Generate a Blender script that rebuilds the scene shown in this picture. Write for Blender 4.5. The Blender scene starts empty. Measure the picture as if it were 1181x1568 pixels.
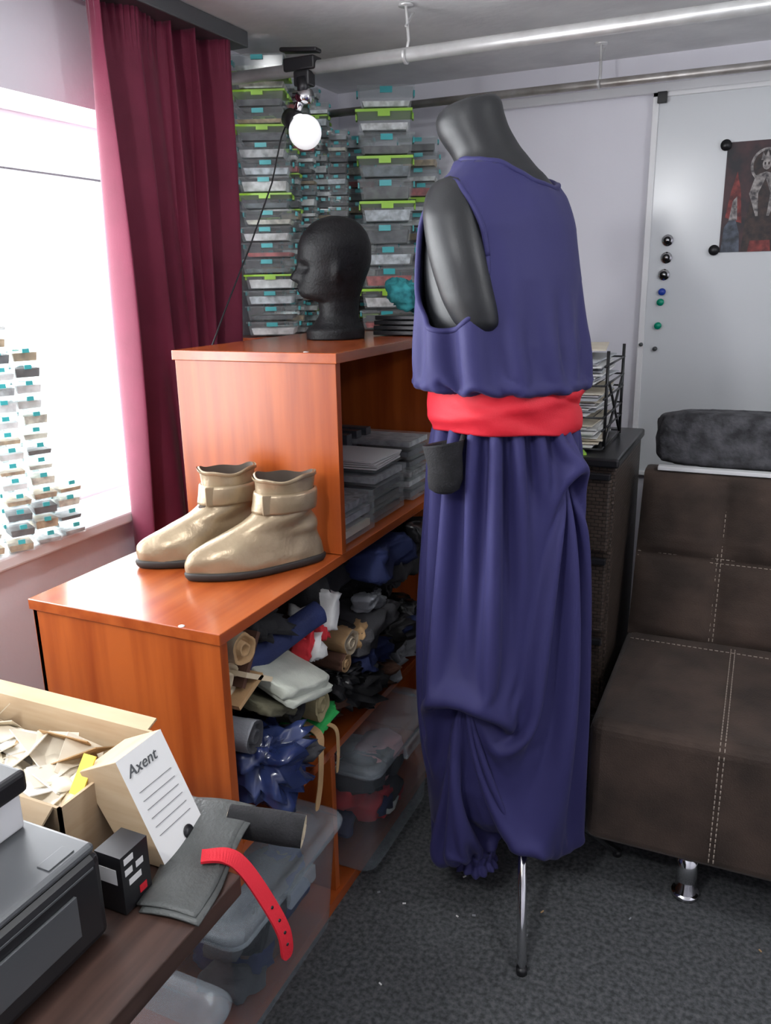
import bpy, math, random
import numpy as np
from mathutils import Vector, Matrix, noise
random.seed(7)
sc=bpy.context.scene
try:
    sc.view_settings.view_transform='Standard'
except Exception: pass
V=Vector
# ---------------------------------------------------------------- materials
MATS={}
def M(name,c1,c2=None,rough=.5,metal=0,nscale=5,stretch=(1,1,1),bump=0,bscale=200,detail=3,lo=.35,hi=.65,emit=0,alpha=None,spec=None,coat=0,sheen=0,weave=0):
    if name in MATS: return MATS[name]
    m=bpy.data.materials.new(name); m.use_nodes=True
    nt=m.node_tree; N=nt.nodes; L=nt.links; b=N['Principled BSDF']; out=N['Material Output']
    b.inputs['Base Color'].default_value=(*c1,1); b.inputs['Roughness'].default_value=rough
    b.inputs['Metallic'].default_value=metal
    if spec is not None: b.inputs['Specular IOR Level'].default_value=spec
    if coat: b.inputs['Coat Weight'].default_value=coat; b.inputs['Coat Roughness'].default_value=.15
    if sheen: b.inputs['Sheen Weight'].default_value=sheen; b.inputs['Sheen Roughness'].default_value=.4
    tc=N.new('ShaderNodeTexCoord')
    if c2 and not weave:
        mp=N.new('ShaderNodeMapping'); mp.inputs['Scale'].default_value=stretch
        L.new(tc.outputs['Object'],mp.inputs[0])
        n=N.new('ShaderNodeTexNoise'); n.inputs['Scale'].default_value=nscale; n.inputs['Detail'].default_value=detail
        L.new(mp.outputs[0],n.inputs['Vector'])
        r=N.new('ShaderNodeValToRGB'); r.color_ramp.elements[0].position=lo; r.color_ramp.elements[1].position=hi
        r.color_ramp.elements[0].color=(*c1,1); r.color_ramp.elements[1].color=(*c2,1)
        L.new(n.outputs['Fac'],r.inputs[0]); L.new(r.outputs[0],b.inputs['Base Color'])
    if weave:
        sp=N.new('ShaderNodeSeparateXYZ'); L.new(tc.outputs['Object'],sp.inputs[0])
        ad=N.new('ShaderNodeMath'); ad.operation='ADD'; L.new(sp.outputs[0],ad.inputs[0]); L.new(sp.outputs[1],ad.inputs[1])
        cb_=N.new('ShaderNodeCombineXYZ'); L.new(ad.outputs[0],cb_.inputs[0]); L.new(sp.outputs[2],cb_.inputs[1])
        br=N.new('ShaderNodeTexBrick'); br.inputs['Scale'].default_value=weave; br.inputs['Brick Width'].default_value=.9; br.inputs['Row Height'].default_value=.45
        br.inputs['Mortar Size'].default_value=.06; br.inputs['Mortar Smooth'].default_value=.7
        br.inputs['Color1'].default_value=(*c1,1); br.inputs['Color2'].default_value=(*c2,1); br.inputs['Mortar'].default_value=(c1[0]*.25,c1[1]*.25,c1[2]*.25,1)
        L.new(cb_.outputs[0],br.inputs['Vector']); L.new(br.outputs['Color'],b.inputs['Base Color'])
        bp=N.new('ShaderNodeBump'); bp.inputs['Strength'].default_value=.9; bp.inputs['Distance'].default_value=.003; bp.invert=True
        L.new(br.outputs['Fac'],bp.inputs['Height']); L.new(bp.outputs[0],b.inputs['Normal'])
    elif bump:
        n2=N.new('ShaderNodeTexNoise'); n2.inputs['Scale'].default_value=bscale; n2.inputs['Detail'].default_value=2
        L.new(tc.outputs['Object'],n2.inputs['Vector'])
        bp=N.new('ShaderNodeBump'); bp.inputs['Strength'].default_value=bump; bp.inputs['Distance'].default_value=.004
        L.new(n2.outputs['Fac'],bp.inputs['Height']); L.new(bp.outputs[0],b.inputs['Normal'])
    if emit:
        b.inputs['Emission Color'].default_value=(*c1,1); b.inputs['Emission Strength'].default_value=emit
    if alpha is not None:
        t=N.new('ShaderNodeBsdfTransparent'); t.inputs[0].default_value=(.95,.97,.97,1)
        mx=N.new('ShaderNodeMixShader'); mx.inputs[0].default_value=alpha
        L.new(t.outputs[0],mx.inputs[1]); L.new(b.outputs[0],mx.inputs[2]); L.new(mx.outputs[0],out.inputs[0])
    MATS[name]=m; return m

wallm=M('wall_paint',(.75,.74,.80),(.79,.78,.84),.7,nscale=2,bump=.1,bscale=60)
ceilm=M('ceiling_paint',(.74,.74,.75),(.88,.88,.88),.8,nscale=5,bump=.25,bscale=40)
whitep=M('white_paint',(.84,.84,.85),(.8,.8,.81),.4,nscale=4)
boardm=M('whiteboard_enamel',(.68,.70,.72),(.66,.68,.70),.22,nscale=1)
carpet=M('carpet',(.036,.039,.042),(.115,.12,.125),.95,nscale=90,detail=6,lo=.35,hi=.7,bump=.7,bscale=350)
wood=M('cherry_laminate',(.28,.050,.009),(.42,.094,.018),.3,nscale=3,stretch=(9,9,.6),detail=5,coat=.1)
woodh=M('cherry_laminate_horizontal',(.29,.054,.011),(.40,.088,.019),.22,nscale=3,stretch=(9,.6,9),detail=5,coat=.35)
darkwood=M('dark_wenge',(.035,.018,.014),(.075,.04,.03),.4,nscale=4,stretch=(12,.8,12),detail=5)
burg=M('burgundy_cloth',(.12,.005,.027),(.15,.008,.036),.75,nscale=6,bump=.15,bscale=500,sheen=.15)
navy=M('indigo_cotton',(.027,.025,.105),(.032,.030,.120),.68,nscale=4,bump=.10,bscale=700,sheen=.05,spec=.35)
redm=M('red_cotton',(.60,.008,.022),(.66,.012,.03),.65,nscale=6,bump=.2,bscale=500)
vinyl=M('black_vinyl',(.011,.012,.014),(.015,.016,.018),.45,nscale=5,bump=.05,bscale=300)
foam=M('black_flocked_foam',(.0015,.0015,.002),(.005,.005,.006),.55,nscale=60,bump=.3,bscale=180,spec=.3)
chrome=M('chrome',(.75,.75,.77),None,.12,1)
pipem=M('pipe_steel',(.80,.80,.79),(.62,.61,.60),.35,.55,nscale=14,lo=.4,hi=.7)
pipeb=M('pipe_rusty',(.36,.33,.30),(.55,.53,.51),.4,.6,nscale=14)
gold=M('champagne_leather',(.26,.195,.12),(.37,.29,.185),.34,.42,nscale=9,bump=.15,bscale=150,detail=4,coat=.1)
goldin=M('boot_lining',(.08,.06,.045),None,.8)
sole=M('rubber_sole',(.02,.016,.013),None,.6)
brownsofa=M('brown_suede',(.026,.016,.011),(.066,.042,.031),.85,nscale=7,detail=6,bump=.3,bscale=260,sheen=.12)
stitch=M('stitch_thread',(.36,.30,.25),None,.8)
fur=M('grey_plush',(.03,.03,.034),(.10,.10,.11),.9,nscale=25,detail=4,bump=.8,bscale=90)
clear=M('clear_plastic',(.80,.84,.85),None,.10,alpha=.15)
binclear=M('frosted_bin_plastic',(.50,.57,.63),None,.15,alpha=.24)
teal=M('teal_plastic',(.05,.45,.48),None,.35)
lime=M('lime_plastic',(.36,.68,.06),None,.35)
blackpl=M('black_plastic',(.012,.012,.014),None,.35)
greypl=M('grey_plastic',(.085,.09,.095),None,.3)
rattan=M('rattan_plastic',(.05,.034,.026),(.075,.052,.04),.45,weave=45)
cardb=M('cardboard',(.46,.33,.20),(.52,.39,.25),.85,nscale=8,stretch=(1,1,10))
paper=M('paper_white',(.78,.78,.77),None,.8)
paperc=M('paper_cream',(.66,.58,.45),(.74,.68,.56),.8,nscale=12)
yell=M('paper_yellow',(.85,.65,.08),None,.7)
leath=M('dark_leather_sheet',(.05,.055,.053),(.085,.09,.088),.5,nscale=10,bump=.3,bscale=200)
bulbm=M('bulb_glass',(.95,.95,.97),None,.3,emit=.6)
# ---------------------------------------------------------------- helpers
def link(o,parent=None):
    bpy.context.collection.objects.link(o)
    if parent is not None:
        o.parent=parent
        o.matrix_parent_inverse=Matrix.Translation(parent.location).inverted()
    return o
def root(name,loc=(0,0,0)):
    e=bpy.data.objects.new(name,None); e.location=loc; e.empty_display_size=.05
    bpy.context.collection.objects.link(e); return e
class MB:
    def __init__(s): s.v=[];s.f=[];s.m=[];s.sm=[];s.mats=[]
    def mi(s,mat):
        if mat not in s.mats: s.mats.append(mat)
        return s.mats.index(mat)
    def add(s,vs,fs,mat,smooth=False):
        o=len(s.v); k=s.mi(mat); s.v+= [tuple(v) for v in vs]
        for f in fs: s.f.append([i+o for i in f]); s.m.append(k); s.sm.append(smooth)
    def box(s,c,size,mat,rot=None,taper=1):
        hx,hy,hz=[a/2 for a in size]; c=V(c)
        p=[]
        for z in(-1,1):
            k=1 if z>0 else taper
            for x,y in((-1,-1),(1,-1),(1,1),(-1,1)):
                q=V((x*hx*k,y*hy*k,z*hz))
                if rot is not None: q=rot@q
                p.append(c+q)
        s.add(p,[(0,3,2,1),(4,5,6,7),(0,1,5,4),(1,2,6,5),(2,3,7,6),(3,0,4,7)],mat)
    def b(s,x0,x1,y0,y1,z0,z1,mat): s.box(((x0+x1)/2,(y0+y1)/2,(z0+z1)/2),(x1-x0,y1-y0,z1-z0),mat)
    def loft(s,rings,mat,cap0=True,cap1=True,smooth=True,closed=True):
        n=len(rings[0]); vs=[p for r in rings for p in r]; fs=[]
        for i in range(len(rings)-1):
            for j in range(n if closed else n-1):
                k=(j+1)%n
                fs.append((i*n+j,i*n+k,(i+1)*n+k,(i+1)*n+j))
        if cap0: fs.append(tuple(reversed(range(n))))
        if cap1: fs.append(tuple((len(rings)-1)*n+j for j in range(n)))
        s.add(vs,fs,mat,smooth)
    def tube(s,pts,r,mat,n=12,caps=True):
        pts=[V(p) for p in pts]; rings=[]
        up=V((0,0,1)); prev=None
        for i,p in enumerate(pts):
            t=(pts[min(i+1,len(pts)-1)]-pts[max(i-1,0)]).normalized()
            if prev is None:
                a=t.cross(up if abs(t.z)<.9 else V((1,0,0))).normalized()
            else:
                a=(prev-t*prev.dot(t)).normalized()
            prev=a; b=t.cross(a)
            rr=r[i] if isinstance(r,(list,tuple)) else r
            rings.append([p+a*rr*math.cos(2*math.pi*k/n)+b*rr*math.sin(2*math.pi*k/n) for k in range(n)])
        s.loft(rings,mat,caps,caps)
    def disc(s,c,nrm,r,h,mat,n=20):
        c=V(c); nrm=V(nrm).normalized(); s.tube([c,c+nrm*h],r,mat,n)
    def lump(s,c,size,mat,e=.6,amp=.1,fr=6,rot=None,nu=36,nv=20):
        c=V(c); off=V((random.random()*50,random.random()*50,random.random()*50))
        def pw(x): return math.copysign(abs(x)**e,x)
        rings=[]
        for i in range(nv+1):
            ph=-math.pi/2+math.pi*(i/nv)
            ph=max(-1.53,min(1.53,ph)); ring=[]
            for j in range(nu):
                th=2*math.pi*j/nu
                q=V((pw(math.cos(ph))*pw(math.cos(th)),pw(math.cos(ph))*pw(math.sin(th)),pw(math.sin(ph))))
                w=V((q.x*size[0]/2,q.y*size[1]/2,q.z*size[2]/2))
                wq=w+V((noise.noise(w*18+off),noise.noise(w*18-off),0))*.02
                nn=noise.noise(wq*fr/0.1*.3+off); n2=abs(noise.noise(wq*fr/0.1*.7+off*2)); n3=abs(noise.noise(wq*fr/0.1*1.5+off*3))
                w=w*(1+amp*nn*2-amp*2.6*n2-amp*1.1*n3+amp*.5)
                if rot is not None: w=rot@w
                ring.append(c+w)
            rings.append(ring)
        s.loft(rings,mat)
    def roll(s,p0,p1,r,mat,core,n=22,amp=.12):
        p0=V(p0);p1=V(p1);d=(p1-p0);t=d.normalized();a=t.cross(V((0,0,1))).normalized();b=t.cross(a)
        off=random.random()*40; rings=[]
        for i in range(13):
            c=p0+d*i/12
            rings.append([c+(a*math.cos(2*math.pi*k/n)+b*math.sin(2*math.pi*k/n))*r*(1+amp*2*noise.noise(V((math.cos(2*math.pi*k/n)*1.6,math.sin(2*math.pi*k/n)*1.6,i*.18+off)))) for k in range(n)])
        s.loft(rings,mat,False,False)
        for idx,sg in((0,-1),(12,1)):
            c=p0+d*idx/12; R0=rings[idx]
            r1=[c+(q-c)*.8+t*sg*.001 for q in R0]; r2=[c+(q-c)*.78-t*sg*.01 for q in R0]
            r3=[c+(q-c)*.5-t*sg*.01 for q in R0]; r4=[c+(q-c)*.46+t*sg*.002 for q in R0]; r5=[c+(q-c)*.3+t*sg*.002 for q in R0]; r6=[c+(q-c)*.28-t*sg*.02 for q in R0]
            rr=[R0,r1,r2,r3,r4,r5,r6]
            s.loft(rr,core,False,True)
    def obj(s,name,parent=None,bevel=0,solid=0,sub=0,seg=2):
        me=bpy.data.meshes.new(name); me.from_pydata(s.v,[],s.f)
        for m in s.mats: me.materials.append(m)
        me.polygons.foreach_set('material_index',s.m); me.polygons.foreach_set('use_smooth',s.sm); me.update()
        import bmesh
        bm=bmesh.new(); bm.from_mesh(me); bmesh.ops.recalc_face_normals(bm,faces=bm.faces); bm.to_mesh(me); bm.free()
        o=bpy.data.objects.new(name,me); link(o,parent)
        if sub:
            md=o.modifiers.new('sub','SUBSURF'); md.levels=sub; md.render_levels=sub
        if bevel:
            md=o.modifiers.new('bevel','BEVEL'); md.width=bevel; md.segments=seg; md.limit_method='ANGLE'
        if solid:
            md=o.modifiers.new('solid','SOLIDIFY'); md.thickness=solid; md.offset=0
        return o
def box(name,x0,x1,y0,y1,z0,z1,mat,parent=None,bevel=0,seg=2):
    m=MB(); m.b(x0,x1,y0,y1,z0,z1,mat); return m.obj(name,parent,bevel,seg=seg)
def interp(tab,z):
    if z<=tab[0][0]: return tab[0][1:]
    if z>=tab[-1][0]: return tab[-1][1:]
    for i in range(len(tab)-1):
        if tab[i][0]<=z<=tab[i+1][0]: break
    a,b=tab[i],tab[i+1]; h=b[0]-a[0]; t=(z-a[0])/h; res=[]
    for k in range(1,len(a)):
        def sl(j):
            if j<=0 or j>=len(tab)-1: return None
            d0=(tab[j][k]-tab[j-1][k])/(tab[j][0]-tab[j-1][0]); d1=(tab[j+1][k]-tab[j][k])/(tab[j+1][0]-tab[j][0])
            return 0 if d0*d1<=0 else 2*d0*d1/(d0+d1)
        d=(b[k]-a[k])/h; m0=sl(i); m1=sl(i+1); m0=d if m0 is None else m0; m1=d if m1 is None else m1
        res.append((2*t**3-3*t*t+1)*a[k]+(t**3-2*t*t+t)*h*m0+(-2*t**3+3*t*t)*b[k]+(t**3-t*t)*h*m1)
    return res
RZ=lambda d: Matrix.Rotation(math.radians(d),3,'Z')
RX=lambda d: Matrix.Rotation(math.radians(d),3,'X')
RY=lambda d: Matrix.Rotation(math.radians(d),3,'Y')
# ---------------------------------------------------------------- room shell
XL,XR,YB,YF,CH=-1.6,1.9,3.1,-1.6,2.15
box('floor',XL-.3,XR+.1,YF-.1,YB+.1,-.06,0,carpet)
box('ceiling',XL-.3,XR+.1,YF-.1,YB+.1,CH,CH+.08,ceilm)
box('wall_back',XL-.3,XR+.1,YB,YB+.1,0,CH,wallm)
box('wall_right',XR,XR+.1,YF,YB,0,CH,wallm)
box('wall_front',XL-.3,XR+.1,YF-.1,YF,0,CH,wallm)
wy0,wy1,wz0,wz1=.2,2.0,.84,1.88
m=MB()
m.b(XL-.3,XL,YF,wy0,0,CH,wallm); m.b(XL-.3,XL,wy1,YB,0,CH,wallm); m.b(XL-.3,XL,wy0,wy1,0,wz0,wallm); m.b(XL-.3,XL,wy0,wy1,wz1,CH,wallm)
m.obj('wall_left')
w=root('window_1',(XL-.2,1.1,1.36))
m=MB()
xa,xb=XL-.24,XL-.18
m.b(xa,xb,wy0-.01,wy1+.01,wz0-.01,wz0+.06,whitep);m.b(xa,xb,wy0-.01,wy1+.01,wz1-.05,wz1+.01,whitep)
for y in(wy0-.01,.75,1.3,wy1-.04): m.b(xa-.002,xb+.002,y,y+.05,wz0+.002,wz1-.002,whitep)
m.obj('window_frame',w)
m=MB(); m.b(XL-.28,XL+.05,wy0-.03,wy1+.03,wz0-.02,wz0+.012,whitep); m.obj('window_sill',w,.006)
m=MB(); m.tube([(XL-.17,wy0,1.74),(XL-.17,wy1,1.74)],.004,greypl); m.obj('blind_cord_rail',w)
box('trim_1',-1.0,XR,YB-.02,YB,2.03,2.06,whitep,None,.003)
cr=root('curtain_rail',(-1.5,1.2,2.13))
box('rail_track',-1.56,-1.44,-.2,2.24,2.105,2.148,greypl,cr,.004)
# curtain
m=MB(); ny,nz=220,70; rings=[]
for i in range(nz+1):
    z=.55+(2.105-.55)*i/nz; row=[]
    g=(z-.55)/1.55
    for j in range(ny+1):
        u=j/ny
        y=1.64+(.55)*u
        uu=u+.06*math.sin(u*9+1)+.02*math.sin(z*3+u*5)*(1-g)
        a=.036+.018*math.sin(u*7+2)-.008*g
        x=-1.495+a*math.sin(uu*2*math.pi*4.6+.7*math.sin(z*1.7))+.015*math.sin(uu*2*math.pi*9+z*2.5+1)*(.4+.6*(1-g))
        if g>.93: x+=.006*math.sin(u*2*math.pi*40)*(g-.93)/.07
        y+=.026*math.cos(uu*2*math.pi*4.6)*(1-.4*g)
        y+=.035*(1-g)*(1-u)
        row.append((x,y,z))
    rings.append(row)
m.loft(rings,burg,False,False,closed=False); m.obj('curtain',None,solid=.003)
# ---------------------------------------------------------------- pipes
def pipe(name,y,z,r,mat,x0,x1,hooks):
    p=root(name,((x0+x1)/2,y,z)); m=MB(); m.tube([(x0,y,z),((x0+x1)/2,y,z-.004),(x1,y,z)],r,mat,20); m.obj('pipe',p)
    m=MB()
    for hx in hooks:
        m.disc((hx,y+.005,CH-.006),(0,0,1),.02,.006,pipem)
        pts=[(hx,y+.005,CH)]
        pts+=[(hx,y+r+.004,z+r+.02)]
        for k in range(9):
            a=math.radians(60-k*32); pts.append((hx,y+(r+.004)*math.cos(a),z+(r+.004)*math.sin(a)))
        m.tube(pts,.0045,pipem,8)
        m.box((hx,y+.03,(CH+z)/2+.03),(.006,.07,.004),pipem,RX(40))
    m.obj('pipe_hooks',p)
pipe('ceiling_pipe',2.234,2.03,.0175,pipem,-1.599,1.899,[-.946,.3,1.3])
pipe('ceiling_pipe',2.863,2.035,.013,pipeb,-1.599,1.899,[-.554,.6,1.5])
# ---------------------------------------------------------------- whiteboard, poster, magnets
wb=root('whiteboard',(.3,3.08,1.5))
box('board_panel',-.40,1.5,3.078,3.094,.75,2.02,boardm,wb)
m=MB(); m.b(-.415,-.395,3.07,3.096,.75,2.03,whitep); m.b(-.415,1.5,3.07,3.096,2.015,2.03,whitep); m.b(-.415,1.5,3.07,3.096,.74,.755,whitep); m.b(-.40,-.37,3.06,3.075,1.995,2.03,blackpl)
m.obj('board_frame',wb,.002)
pm=M('poster_print',(.014,.013,.018),(.06,.024,.028),.5,nscale=16,detail=6,lo=.4,hi=.62)
pale=M('poster_pale',(.05,.045,.05),(.44,.40,.38),.5,nscale=55,detail=6,lo=.36,hi=.66)
dk=M('poster_dark',(.010,.008,.010),(.05,.026,.022),.5,nscale=50,detail=5)
rd=M('poster_red',(.06,.006,.008),(.28,.04,.035),.5,nscale=40,detail=5)
bl=M('poster_blue',(.02,.025,.035),(.09,.11,.15),.5,nscale=40,detail=5)
po=root('poster',(-.05,3.075,1.69))
m=MB(); px0,px1,pz0,pz1=-.172,.07,1.52,1.86
m.add([(px0,3.0765,pz0),(px1,3.0765,pz0),(px1,3.0765,pz1),(px0,3.0765,pz1)],[(0,1,2,3)],pm)
cx=-.05; LY=[3.0763]
def poly(pts,mat,y=None):
    LY[0]-=.0002; m.add([(cx+a,LY[0],1.52+b) for a,b in pts],[tuple(range(len(pts)))],mat)
poly([(.048*math.cos(a*.2618),.265+.052*math.sin(a*.2618)) for a in range(24)],pale)
poly([(.040*math.cos(a*.2618),.265+.044*math.sin(a*.2618)) for a in range(24)],dk)
for s_ in(-1,1):
    poly([(s_*.112,.11),(s_*.10,.19),(s_*.085,.25),(s_*.07,.19),(s_*.06,.09)],rd)
    poly([(s_*.118,.0),(s_*.112,.08),(s_*.085,.12),(s_*.065,.06),(s_*.06,.0)],bl)
    poly([(s_*.10,.10),(s_*.092,.16),(s_*.08,.175),(s_*.074,.10)],pale)
poly([(-.055,.0),(-.05,.10),(-.03,.2),(.03,.2),(.05,.10),(.055,.0)],dk)
poly([(-.02,.11),(-.045,.18),(-.03,.235),(0,.245),(.03,.235),(.045,.18),(.02,.11)],pale)
poly([(-.012,.10),(-.018,.18),(0,.225),(.018,.18),(.012,.10)],dk)
poly([(.013*math.cos(a*.5236),.268+.018*math.sin(a*.5236)) for a in range(12)],pale)
poly([(-.018,.28),(-.014,.305),(-.006,.29),(0,.312),(.006,.29),(.014,.305),(.018,.28)],pale)
for s_ in(-1,1): poly([(s_*.008,.265),(s_*.008,.273),(s_*.003,.273),(s_*.003,.265)],dk)
poly([(-.035,0),(-.03,.035),(.03,.035),(.035,0)],rd)
m.obj('poster_sheet',po)
m=MB()
for x,z in((-.177,1.852),(-.187,1.528)): m.disc((x,3.077,z),(0,-1,0),.017,.012,blackpl)
m.obj('poster_magnets',po)
m=MB(); blu=M('blue_magnet',(.02,.06,.4),None,.3); grn=M('green_magnet',(.0,.3,.18),None,.3)
for x,z in((-.338,1.565),(-.338,1.508),(-.342,1.452)):
    m.disc((x,3.077,z),(0,-1,0),.019,.006,chrome); m.disc((x,3.071,z),(0,-1,0),.012,.004,blackpl); m.disc((x,3.067,z),(0,-1,0),.006,.003,chrome)
for x,z,mm in((-.344,1.395,blu),(-.347,1.36,grn),(-.35,1.28,grn)): m.disc((x,3.077,z),(0,-1,0),.012,.012,mm)
m.disc((-.402,3.069,1.215),(0,-1,0),.007,.01,greypl); m.disc((-.355,3.077,1.2),(0,-1,0),.008,.01,greypl)
m.obj('board_magnets')
# ---------------------------------------------------------------- lower shelving unit
su=root('shelving_unit',(-1.04,1.6,0))
x0,x1=-1.265,-.82
box('end_panel',x0,x1,1.07,1.092,.33,.842,wood,su,.001)
box('top_panel',x0-.004,x1+.006,1.064,2.22,.842,.864,woodh,su,.0015)
box('back_panel',x0,x0+.01,1.07,2.2,.0,.842,wood,su)
box('far_panel',x0,x1,2.19,2.21,.03,.842,wood,su)
box('middle_shelf',x0,x1,1.092,2.19,.395,.415,woodh,su,.001)
box('divider_panel',x0,x1,1.445,1.465,.03,.395,wood,su)
box('base_panel',x0,x1+.01,.93,2.2,0,.028,woodh,su)
box('divider_upper',x0,x1-.12,1.8,1.82,.415,.842,wood,su)
uc=root('open_cabinet',(-1.03,1.86,.864))
x0,x1=-1.225,-.81
box('near_panel',x0,x1,1.52,1.54,.866,1.286,wood,uc,.001)
box('top_panel',x0-.004,x1+.005,1.514,2.22,1.286,1.308,woodh,uc,.0015)
box('far_panel',x0,x1,2.195,2.215,.866,1.286,wood,uc)
box('back_panel',x0,x0+.01,1.54,2.195,.866,1.286,darkwood,uc)
m=MB(); m.disc((-.9,1.07,.8641),(0,0,1),.006,.0006,whitep,12); m.disc((-.885,1.53,1.3081),(0,0,1),.006,.0006,whitep,12); m.obj('screw_caps',su)
m=MB(); slate=M('slate',(.06,.07,.085),(.12,.13,.15),.4,nscale=30)
FCp=M('case_contents',(.35,.36,.37),(.08,.08,.09),.5,nscale=60); FCq=M('case_contents_light',(.55,.56,.58),(.30,.31,.33),.5,nscale=40)
def stackcase(cx,cy,z,w,d,h,n):
    for i in range(n):
        c=(cx+random.uniform(-.006,.006),cy+random.uniform(-.006,.006),z+h*(i+.5))
        m.box(c,(w,d,h*.86),clear); m.box(c,(w*.9,d*.94,h*.5),random.choice([FCq,slate,FCq,greypl,FCp,paperc]))
stackcase(-.93,1.66,.867,.2,.16,.032,3); stackcase(-.94,1.86,.867,.2,.18,.03,4); stackcase(-.94,2.07,.867,.2,.14,.028,6)
for i in range(5): m.box((-.95,1.86,.995+i*.006),(.2,.17,.004),random.choice([clear,FCq,slate,paper]),RZ(random.uniform(-8,8)))
for i in range(9): m.box((-1.1,1.6+i*.06,.97),(.18,.03,random.uniform(.15,.205)),random.choice([blackpl,slate]))
m.obj('organizer_cases')
cc=root('corner_cabinet',(-1.2,2.65,0))
box('cabinet_top',-1.59,-.86,2.23,3.08,1.262,1.284,woodh,cc)
box('cabinet_side',-1.59,-.86,2.23,2.25,0,1.262,wood,cc)
box('cabinet_back',-1.59,-.87,3.06,3.08,0,1.262,wood,cc)
for i,z in enumerate((.02,.45,.86)): box('cabinet_shelf_%d'%i,-1.59,-.86,2.25,3.06,z,z+.02,woodh,cc)
cont=[M('cont_%d'%i,c,tuple(min(1,a*2.2+.03) for a in c),.6,nscale=45,detail=5) for i,c in enumerate([(.30,.31,.31),(.03,.035,.04),(.45,.43,.36),(.28,.20,.11),(.07,.09,.10),(.65,.65,.65),(.14,.18,.18),(.30,.05,.05),(.05,.05,.05),(.70,.70,.67),(.35,.38,.40),(.5,.5,.48)])]
def stack(m,cx,cy,z0,z1,w,d,h,yaw,lidp=.15,cts=None):
    z=z0
    while z+h<=z1+.001:
        rt=RZ(yaw+random.uniform(-4,4)); c=V((cx+random.uniform(-.005,.005),cy+random.uniform(-.005,.005),z+h/2))
        m.box(c,(w*.97,d*.97,h*.84),clear,rt,.92)
        fl=random.uniform(.2,.58)
        m.box(c-V((0,0,h*(.36-fl/2))),(w*.86,d*.86,h*fl),random.choice(cts or cont),rt,.92)
        lid=random.random()
        lm=lime if lid<lidp else (clear)
        m.box(c+V((0,0,h*.44)),(w*1.03,d*1.03,h*.12),lm,rt)
        for sx,sy,sw,sd in((0,-1,.22*w,.005),(1,0,.005,.24*d),(-1,0,.005,.24*d)):
            m.box(c+rt@V((sx*w*.52,sy*d*.52,0))+V((0,0,h*.3)),(sw,sd,h*.26),teal if lm is not lime else lime,rt)
        z+=h
m=MB()
stack(m,-1.47,2.345,1.285,2.12,.16,.14,.048,25,.12)
for x,y,zt,h in((-1.545,2.47,2.08,.034),(-1.545,2.545,2.05,.038),(-1.545,2.62,2.1,.034),(-1.545,2.695,2.06,.036),(-1.545,2.77,2.1,.034),(-1.545,2.845,2.06,.036),(-1.46,2.47,1.88,.036),(-1.45,2.56,1.97,.034),(-1.44,2.65,2.03,.037),(-1.43,2.74,1.93,.034),(-1.36,2.62,1.96,.034),(-1.36,2.52,1.66,.036)):
    stack(m,x,y,1.285,zt,.068,.064,h,20,.12)
stack(m,-1.22,2.70,1.285,2.06,.18,.15,.070,25,.30)
stack(m,-1.44,2.95,1.285,2.0,.12,.12,.045,22,.2)
stack(m,-1.20,2.95,1.285,1.97,.14,.14,.05,20,.2)
stack(m,-1.03,2.97,1.285,1.72,.07,.1,.036,15,.2); stack(m,-1.05,2.75,1.285,1.66,.07,.08,.036,15,.2)
m.obj('stacked_storage_boxes')
m=MB()
for y in(2.33,2.44,2.56,2.7,2.85): stack(m,-.93,y,.882,1.22,.1,.1,.042,0,.1); stack(m,-.93,y,.472,.8,.1,.1,.05,0,.1)
m.obj('shelf_storage_boxes')
m=MB(); beads=[cont[2],cont[3],cont[3],cont[5],cont[0],cont[9],cont[1],cont[8]]
for k,(x,y) in enumerate(((-1.56,1.315),(-1.555,1.385),(-1.60,1.25),(-1.555,1.46))):
    stack(m,x,y,.853,[1.40,1.33,1.5,1.0][k],.07,.062,.036,-30+k*4,0,beads)
m.obj('bead_organizer_boxes')
# ---------------------------------------------------------------- clamp lamp
cl=root('clamp_lamp',(-1.25,2.2,1.95))
m=MB(); m.box((-1.262,2.234,2.04),(.10,.05,.035),blackpl); m.box((-1.262,2.225,2.075),(.12,.035,.012),blackpl,RY(6)); m.box((-1.25,2.22,2.0),(.05,.04,.04),blackpl); m.obj('clamp',cl,.005)
m=MB(); m.tube([(-1.25,2.21,2.0),(-1.245,2.205,1.96)],.018,blackpl); m.tube([(-1.27,2.2,1.95),(-1.22,2.2,1.95)],.02,chrome); m.tube([(-1.25,2.2,1.955),(-1.262,2.195,1.915)],.012,chrome)
m.tube([(-1.30,2.21,1.905),(-1.275,2.2,1.89),(-1.255,2.195,1.877)],[.026,.030,.026],blackpl,18); m.obj('socket',cl)
m=MB(); rings=[]
for i in range(17):
    a=math.pi*i/16; r=.046*max(.02,math.sin(a)); ax=-.046*math.cos(a); n=24
    d=V((.6,-.2,-.75)).normalized(); u=d.cross(V((0,0,1))).normalized(); v=d.cross(u); c=V((-1.235,2.185,1.857))+d*ax
    if i<5: r=max(r,.022)
    rings.append([c+u*r*math.cos(2*math.pi*k/n)+v*r*math.sin(2*math.pi*k/n) for k in range(n)])
m.loft(rings,bulbm); m.obj('bulb',cl)
m=MB(); m.tube([(-1.30,2.21,1.905),(-1.31,2.18,1.85),(-1.30,2.1,1.72),(-1.285,1.95,1.55),(-1.265,1.78,1.38),(-1.25,1.70,1.306),(-1.255,1.68,1.25)],.0022,blackpl,6); m.obj('cord',cl)
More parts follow.
